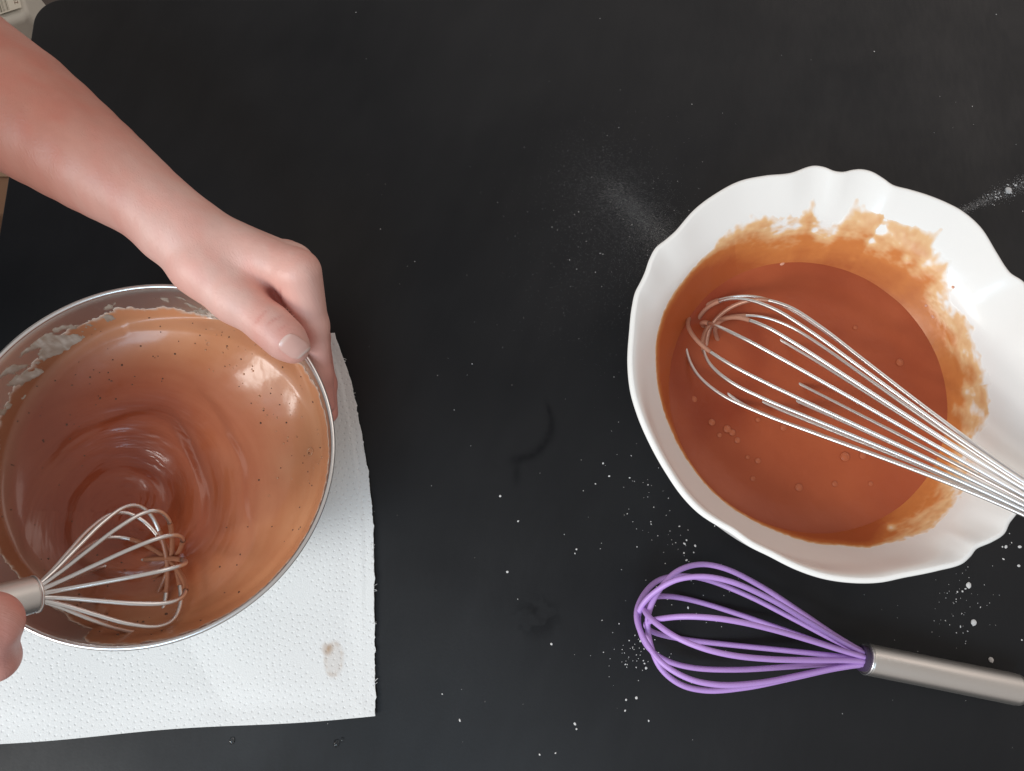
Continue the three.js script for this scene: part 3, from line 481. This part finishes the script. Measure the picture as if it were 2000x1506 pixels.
function grad(f, p, e = 0.0004) { return V(f(p.x + e, p.y, p.z) - f(p.x - e, p.y, p.z), f(p.x, p.y + e, p.z) - f(p.x, p.y - e, p.z), f(p.x, p.y, p.z + e) - f(p.x, p.y, p.z - e)).normalize(); }
function skinMesh(field, lo, hi, h, colour, displace) {
  const { pos, idx } = surfaceNet(field, lo, hi, h), col = [], uv = [], p = V(0, 0, 0);
  for (let i = 0; i < pos.length; i += 3) {
    p.set(pos[i], pos[i + 1], pos[i + 2]);
    let n; for (let k = 0; k < 2; k++) { n = grad(field, p); p.addScaledVector(n, -field(p.x, p.y, p.z) * 0.9); }
    const q = displace ? displace(p, n) : 0; p.addScaledVector(n, q);
    pos[i] = p.x; pos[i + 1] = p.y; pos[i + 2] = p.z; col.push(...colour(p, n, q)); uv.push(p.x + p.y * 0.4, p.z + p.y * 0.6);
  }
  const g = new THREE.BufferGeometry(); g.setAttribute('position', new THREE.Float32BufferAttribute(pos, 3)); g.setAttribute('color', new THREE.Float32BufferAttribute(col, 3)); g.setAttribute('uv', new THREE.Float32BufferAttribute(uv, 2)); g.setIndex(idx); g.computeVertexNormals(); return g;
}
function segDist(p, a, b) { const d = b.clone().sub(a), t = clamp(p.clone().sub(a).dot(d) / d.lengthSq()); return [p.distanceTo(a.clone().addScaledVector(d, t)), t]; }
const person = thing('person', 'person with bare arms, left hand gripping the steel bowl, right hand stirring with a whisk', 'person', V(-0.4, 0, 0));
function nail(field, at, along, normal, w, l, parent) {
  const a = along.clone().addScaledVector(normal, -along.dot(normal)).normalize(), s = new THREE.Vector3().crossVectors(a, normal).normalize();
  const g = gridGeo(22, 26, (u, v) => {
    let x = u * 2 - 1, y = v * 2 - 1; const e = Math.pow(Math.pow(Math.abs(x), 3.2) + Math.pow(Math.abs(y), 3.2), 1 / 3.2), m = Math.max(Math.abs(x), Math.abs(y)); if (e > 0) { x *= m / e; y *= m / e; }
    const p = at.clone().addScaledVector(s, x * w / 2).addScaledVector(a, y * l / 2).addScaledVector(normal, 0.004); let n = normal;
    for (let k = 0; k < 6; k++) p.addScaledVector(normal, -field(p.x, p.y, p.z) * 0.9);
    n = grad(field, p, 0.0012); p.addScaledVector(n, m > 0.97 ? -0.0003 : 0.00035 + 0.0001 * (1 - m * m));
    const tip = sstep(0.72, 0.86, y), lun = sstep(-0.5, -0.8, y + x * x * 0.25); let c = mix3([0.70, 0.42, 0.36], [0.78, 0.60, 0.53], Math.max(tip, lun * 0.6)); if (m > 0.93) c = mix3(c, [0.55, 0.3, 0.25], 0.5);
    return { p: p.sub(V(-0.4, 0, 0)), c };
  });
  return mesh('nail', g, M.nail, parent);
}
const skinTone = (p, n, red, pale) => {
  const m = fbm(p.x * 55 + 3, p.z * 55 + p.y * 40, 2, 4), b = fbm(p.x * 420, p.z * 420 + p.y * 300, 5, 2);
  let c = mix3([0.54, 0.232, 0.165], [0.76, 0.48, 0.41], pale); c = mix3(c, [0.60, 0.21, 0.175], clamp(red)); c = mix3(c, [c[0] * 0.93, c[1] * 0.84, c[2] * 0.82], clamp(m * 2.0 - 0.45)); c = mix3(c, [c[0] * 1.02, c[1] * 0.88, c[2] * 0.86], clamp(fbm(p.x * 130 + 8, p.z * 130 + p.y * 90, 6, 3) * 2.2 - 0.8));
  return c.map((v) => v * (0.97 + 0.06 * b));
};
{
  // left arm and hand: thumb over the rim, fingers round the outside of the bowl
  const w = U(318, 432, 0.108), K = { i: U(581, 532, 0.098), m: U(576, 516, 0.080), r: U(560, 503, 0.064), l: U(530, 500, 0.050) };
  const fore = [[V(-0.53, 0.37, -0.19), 0.046], [V(-0.47, 0.20, -0.265), 0.043], [U(-420, -85, 0.146), 0.0425], [U(28, 210, 0.124), 0.0332], [U(196, 329, 0.116), 0.0256], [U(284, 391, 0.111), 0.0208], [U(350, 440, 0.107), 0.0166]];
  const fc = new THREE.CatmullRomCurve3(fore.map((q) => q[0])), fine = []; for (let i = 0; i <= 20; i++) { const t = i / 20 * (fore.length - 1), k = Math.min(Math.floor(t), fore.length - 2), u = t - k, R = (j) => fore[Math.min(Math.max(j, 0), fore.length - 1)][1], a = R(k - 1), b = R(k), c = R(k + 1), d = R(k + 2); fine.push([fc.getPoint(i / 20), b + 0.5 * u * (c - a + u * (2 * a - 5 * b + 4 * c - d + u * (3 * (b - c) + d - a)))]); }
  const palm = [
    cone(U(330, 465, 0.106), U(405, 520, 0.101), 0.0135, 0.0150), cone(U(450, 540, 0.0885), U(586, 638, 0.0740), 0.0112, 0.0092), cone(U(415, 500, 0.099), U(468, 524, 0.095), 0.0125, 0.0105),
    cone(U(345, 440, 0.104), U(552, 520, 0.097), 0.0145, 0.0118), cone(U(345, 440, 0.098), U(552, 510, 0.081), 0.0145, 0.0112), cone(U(345, 445, 0.094), U(530, 505, 0.066), 0.0140, 0.0105), cone(U(345, 445, 0.090), U(505, 505, 0.053), 0.0130, 0.0095),
  ];
  const thumb = chain([[U(390, 522, 0.101), 0.0158], [U(460, 583, 0.097), 0.0128], [U(528, 636, 0.0945), 0.0107], [U(556, 662, 0.0925), 0.0102], [U(574, 679, 0.0905), 0.0084]]);
  const fingers = [
    chain([[K.i, 0.0128], [U(608, 636, 0.076), 0.0094], [U(622, 732, 0.058), 0.0078], [U(636, 790, 0.047), 0.0058]]),
    chain([[K.m, 0.0112], [U(612, 655, 0.054), 0.0090], [U(632, 750, 0.037), 0.0074], [U(642, 808, 0.031), 0.0056]]),
    chain([[K.r, 0.0104], [U(590, 640, 0.038), 0.0080], [U(602, 725, 0.026), 0.0068], [U(606, 775, 0.022), 0.0054]]),
    chain([[K.l, 0.0092], [U(560, 610, 0.028), 0.0070], [U(565, 670, 0.019), 0.0060], [U(566, 705, 0.016), 0.0050]]),
  ];
  const field = limbField(palm, fingers, thumb, 0.008, chain(fine));
  const creases = [[U(500, 633, 0.104), U(527, 606, 0.104), 0.0006], [U(526, 637, 0.103), U(551, 617, 0.103), 0.00055], [U(544, 650, 0.102), U(562, 636, 0.102), 0.0003], [U(535, 578, 0.100), U(545, 560, 0.104), 0.00055]];
  const nearCrease = (p) => { let q = 0; for (const [a, b, k] of creases) { const A = V(a.x, p.y, a.z), B = V(b.x, p.y, b.z), [d, t] = segDist(p, A, B); if (Math.abs(p.y - a.y) < 0.014) q += k * Math.exp(-Math.pow(d / 0.00055, 2)) * (0.35 + 0.65 * Math.sin(PI * clamp(t))); } return q; };
  const gap0 = U(505, 540, 0.093), gap1 = U(595, 655, 0.080);
  const colour = (p, n, q) => {
    const hand = sstep(w.x - 0.075, w.x + 0.03, p.x + 0.5 * (p.z - w.z)), gap = Math.exp(-Math.pow(segDist(p, gap0, gap1)[0] / 0.0065, 2)), tip = sstep(0.085, 0.05, p.y) * hand, th = Math.exp(-Math.pow(p.distanceTo(U(545, 655, 0.1)) / 0.011, 2));
    return skinTone(p, n, 0.95 * gap + 0.6 * tip + 0.35 * th + Math.abs(q) * 900, hand).map((v) => v);
  };
  const arm = mesh('arm', shift(skinMesh(field, V(-0.62, 0.004, -0.36), V(-0.085, 0.44, 0.06), 0.0012, colour, (p, n) => -nearCrease(p)), V(-0.4, 0, 0)), M.skin, person);
  const a = U(585, 690, 0.0885).sub(U(540, 650, 0.092));
  nail(field, U(575, 677, 0.097), a, V(-0.05, 0.96, 0.22).normalize(), 0.0118, 0.0122, arm);
}
{
  // right arm and hand: closed round the whisk handle
  const ax = hA.clone().sub(hT).normalize(), up = V(0, 1, 0).addScaledVector(ax, -ax.y).normalize(), pz = new THREE.Vector3().crossVectors(up, ax).normalize(); if (pz.z < 0) pz.negate();
  const at = (s, deg, r) => hA.clone().addScaledVector(ax, s).addScaledVector(pz, r * Math.cos(deg * PI / 180)).addScaledVector(up, r * Math.sin(deg * PI / 180));
  const S = [0.026, 0.043, 0.059, 0.073], fr = [0.0088, 0.0090, 0.0084, 0.0074];
  const fingers = S.map((s, i) => chain([[at(s + 0.004, 66, 0.027), fr[i] * 1.25], [at(s - 0.004, 0, 0.0225), fr[i] * 1.08], [at(s - 0.003, -78, 0.0185), fr[i] * 0.94], [at(s, -150, 0.0165), fr[i] * 0.74]]));
  const wrist = at(0.112, 62, 0.030), palm = S.map((s, i) => cone(at(s + 0.004, 66, 0.030), wrist.clone().lerp(at(0.112, 40, 0.022), i / 3), fr[i] * 1.25, 0.014));
  S.forEach((s, i) => palm.push(cone(at(s + 0.004, 50, 0.019), at(s + 0.016, 20, 0.019), 0.0105, 0.0105)));
  palm.push(cone(wrist, V(-0.50, 0.185, 0.205), 0.0185, 0.025), cone(V(-0.50, 0.185, 0.205), V(-0.585, 0.20, 0.245), 0.025, 0.032), cone(V(-0.585, 0.20, 0.245), V(-0.56, 0.37, 0.14), 0.033, 0.042));
  const thumb = chain([[at(0.092, 110, 0.024), 0.0130], [at(0.064, 138, 0.0195), 0.0102], [at(0.042, 150, 0.0175), 0.0090], [at(0.027, 154, 0.0165), 0.0070]]);
  const field = limbField(palm, fingers, thumb), lo = V(-0.66, 0.03, 0.02), hi = V(-0.14, 0.44, 0.32);
  const arm = mesh('arm', shift(skinMesh(field, lo, hi, 0.0014, (p, n, q) => skinTone(p, n, 0.45 * sstep(-0.33, -0.29, p.x), sstep(-0.42, -0.34, p.x))), V(-0.4, 0, 0)), M.skin, person);
  nail(field, at(0.030, 152, 0.027), ax.clone().negate(), at(0, 152, 1).sub(hA).normalize(), 0.0098, 0.0108, arm);
}

{
  // dark T-shirt of the person standing at the left edge of the table
  const parts = [cone(V(-0.535, 0.34, -0.05), V(-0.60, -0.18, -0.04), 0.135, 0.14), cone(V(-0.55, 0.375, -0.18), V(-0.55, 0.372, 0.145), 0.064, 0.066), cone(V(-0.535, 0.37, -0.19), V(-0.49, 0.25, -0.245), 0.062, 0.060), cone(V(-0.555, 0.37, 0.14), V(-0.578, 0.27, 0.205), 0.062, 0.056)];
  const f = (x, y, z) => { let d = 1; for (const c of parts) d = smin(d, roundCone(x, y, z, c), 0.03); return d + 0.002 * Math.sin(y * 55 + 3 * Math.sin(z * 22)) ; };
  const cloth = new THREE.MeshStandardMaterial({ vertexColors: true, roughness: 0.95, bumpMap: rep(fineNoise, 40), bumpScale: 0.0003 });
  mesh('shirt', shift(skinMesh(f, V(-0.80, -0.16, -0.34), V(-0.37, 0.48, 0.29), 0.005, () => [0.016, 0.017, 0.022]), V(-0.4, 0, 0)), cloth, person);
}

// ---------------------------------------------------------------- flour, crumbs, drops
{
  const lump = (s, sx, sy, sz) => { const g = new THREE.IcosahedronGeometry(s, 3), p = g.attributes.position, v = V(0, 0, 0); for (let i = 0; i < p.count; i++) { v.fromBufferAttribute(p, i); const k = 0.72 + 0.55 * fbm(v.x / s * 2.2 + 9, v.y / s * 2.2 + 5, v.z / s * 2.2 + sx * 9, 3); p.setXYZ(i, v.x * k * sx, Math.max(-0.2 * s, v.y * k * sy), v.z * k * sz); } g.computeVertexNormals(); return g; };
  const clumps = [[1892, 1143, 2.0, 'upper of two white flour lumps on the table between scalloped bowl and steel handle'], [1902, 1216, 2.1, 'lower of two white flour lumps on the table between scalloped bowl and steel handle'], [1936, 1289, 1.8, 'small grey white flour lump touching the steel handle of the purple whisk'], [1970, 372, 2.6, 'white flour lump in the streak right of the scalloped bowl rim']];
  for (const [x, y, s, label] of clumps) { const p = U(x, y, 0.0004), o = mesh('flour_lump', lump(s * 0.00075, 0.9 + 0.2 * rnd(), 0.5, 1.25), M.flour); o.position.copy(p); o.rotation.y = gauss() * 0.4; tag(o, label, 'flour lump', 'loose flour lumps on the table'); }
  const unit = [lump(1, 1, 0.6, 1)][0], small = new THREE.IcosahedronGeometry(1, 1), dummy = new THREE.Object3D();
  function dust(name, label, list, geo = small) {
    const m = new THREE.InstancedMesh(geo, M.flour, list.length); m.name = numbered(name);
    list.forEach(([x, y, s], i) => { const p = U(x, y, s * 0.25); dummy.position.copy(p); dummy.rotation.set(0, rnd() * 6, 0); dummy.scale.set(s * (0.7 + 0.5 * rnd()), s * 0.55, s * (0.9 + 0.6 * rnd())); dummy.updateMatrix(); m.setMatrixAt(i, dummy.matrix); });
    m.castShadow = m.receiveShadow = true; scene.add(m); tag(m, label, 'flour', null, 'stuff'); return m;
  }
  const L = [], big = (arr) => arr.forEach(([x, y, s]) => L.push([x, y, s * 0.00074]));
  big([[977, 969, 0.9], [991, 1117, 1.0], [1012, 1018, 0.6], [1126, 1073, 0.8], [1123, 1081, 0.5], [1178, 905, 0.7], [1190, 930, 0.7], [1163, 945, 0.6], [705, 849, 0.8], [898, 1407, 0.9], [1077, 1258, 0.8], [1223, 1367, 0.8], [1243, 1363, 1.1], [1221, 1388, 0.8], [1123, 1414, 0.9], [1126, 1424, 0.6], [1054, 1474, 0.7], [1085, 1471, 0.7], [1267, 1408, 0.6], [1251, 1252, 0.8], [1262, 1305, 0.9], [1259, 1296, 0.7], [1336, 1080, 0.7], [1337, 1062, 0.9], [1341, 1055, 0.7], [1358, 1066, 0.8], [1355, 1079, 0.6], [1341, 1094, 0.9], [1344, 1187, 0.8], [1335, 1208, 0.9], [1351, 1100, 0.5], [1327, 1028, 0.6], [1965, 1068, 1.2], [1992, 1068, 1.1], [1990, 1105, 1.1], [1958, 1068, 0.7], [1960, 1092, 0.8], [1976, 1060, 0.5], [1996, 1250, 0.5], [1880, 1155, 0.7], [1886, 1150, 0.7], [1870, 1156, 0.5], [1876, 1224, 0.7], [1868, 1236, 0.5], [1890, 1233, 0.5], [1946, 385, 0.9], [1984, 362, 0.9], [1955, 384, 0.7], [1920, 385, 0.5], [1946, 28, 0.5], [1172, 36, 0.4], [695, 24, 0.4]]);
  for (let k = 0; k < 48; k++) L.push([1235 + gauss() * 28, 1275 + gauss() * 26, 0.00017 + 0.00028 * rnd() * rnd()]);
  for (let k = 0; k < 65; k++) L.push([1270 + gauss() * 60, 1000 + gauss() * 90, 0.00014 + 0.0003 * rnd() * rnd()]);
  for (let k = 0; k < 130; k++) L.push([600 + rnd() * 1400, 100 + rnd() * 1400, 0.00011 + 0.00022 * Math.pow(rnd(), 3)]);
  for (let k = 0; k < 60; k++) L.push([1870 + gauss() * 40, 1180 + gauss() * 50, 0.00013 + 0.00022 * rnd() * rnd()]);
  for (let k = 0; k < 40; k++) L.push([1370 + gauss() * 60, 1190 + gauss() * 50, 0.00014 + 0.0003 * rnd() * rnd()]);
  dust('flour_specks', 'tiny white flour specks scattered over the black table top', L, unit);
  const H = [];
  for (let k = 0; k < 11000; k++) { const t = Math.pow(rnd(), 0.7), x = lerp(1120, 1320, t), y = lerp(310, 495, t) + (t - 0.5) * 10; const wd = lerp(52, 36, t); H.push([x + gauss() * wd * 0.9, y + gauss() * wd, 0.00003 + 0.00003 * rnd()]); }
  for (let k = 0; k < 6500; k++) { const t = rnd(); H.push([lerp(1190, 1310, t) + gauss() * 17, lerp(365, 480, t) + gauss() * 15, 0.00003 + 0.00003 * rnd()]); }
  for (let k = 0; k < 2600; k++) H.push([1190 + gauss() * 75, 480 + gauss() * 100, 0.00004 + 0.00003 * rnd()]);
  for (let k = 0; k < 90; k++) H.push([1190 + gauss() * 75, 430 + gauss() * 90, 0.00014 + 0.0002 * rnd() * rnd()]);
  dust('flour_dust', 'faint hazy streak of flour dust left of the scalloped bowl', H.filter(([x, y]) => true), new THREE.IcosahedronGeometry(1, 0));
  const S2 = [];
  for (let k = 0; k < 1500; k++) { const t = rnd(), x = lerp(1878, 2030, t), y = lerp(412, 345, t); S2.push([x + gauss() * 6, y + gauss() * (3 + 9 * t), 0.00006 + 0.00011 * rnd() * rnd()]); }
  for (let k = 0; k < 40; k++) { const t = 0.3 + 0.7 * rnd(); S2.push([lerp(1878, 2030, t) + gauss() * 8, lerp(412, 345, t) + gauss() * 7, 0.0003 + 0.0004 * rnd() * rnd()]); }
  dust('flour_streak', 'short white streak of spilt flour running off right of the scalloped bowl', S2);
  const wm = new THREE.MeshPhysicalMaterial({ color: rgb(1, 1, 1), roughness: 0.03, transmission: 1, thickness: 0.002, ior: 1.33 });
  for (const [x, y, r, label] of [[453, 1447, 1.7, 'clear water drop on the table below the paper towel, nearer the bowl'], [657, 1452, 1.8, 'clear water drop below the right corner of the paper towel, the larger of a pair'], [668, 1445, 1.1, 'clear water drop below the right corner of the paper towel, the smaller of a pair']]) {
    const g = new THREE.SphereGeometry(r * 0.001, 24, 12, 0, 6.2831853, 0, PI / 2); g.scale(0.9, 0.5, 1.2); const o = mesh('water_drop', g, wm); o.position.copy(U(x, y, 0.0002)); tag(o, label, 'water drop', 'water drops below the towel');
  }
}
renderer.render(scene, camera);
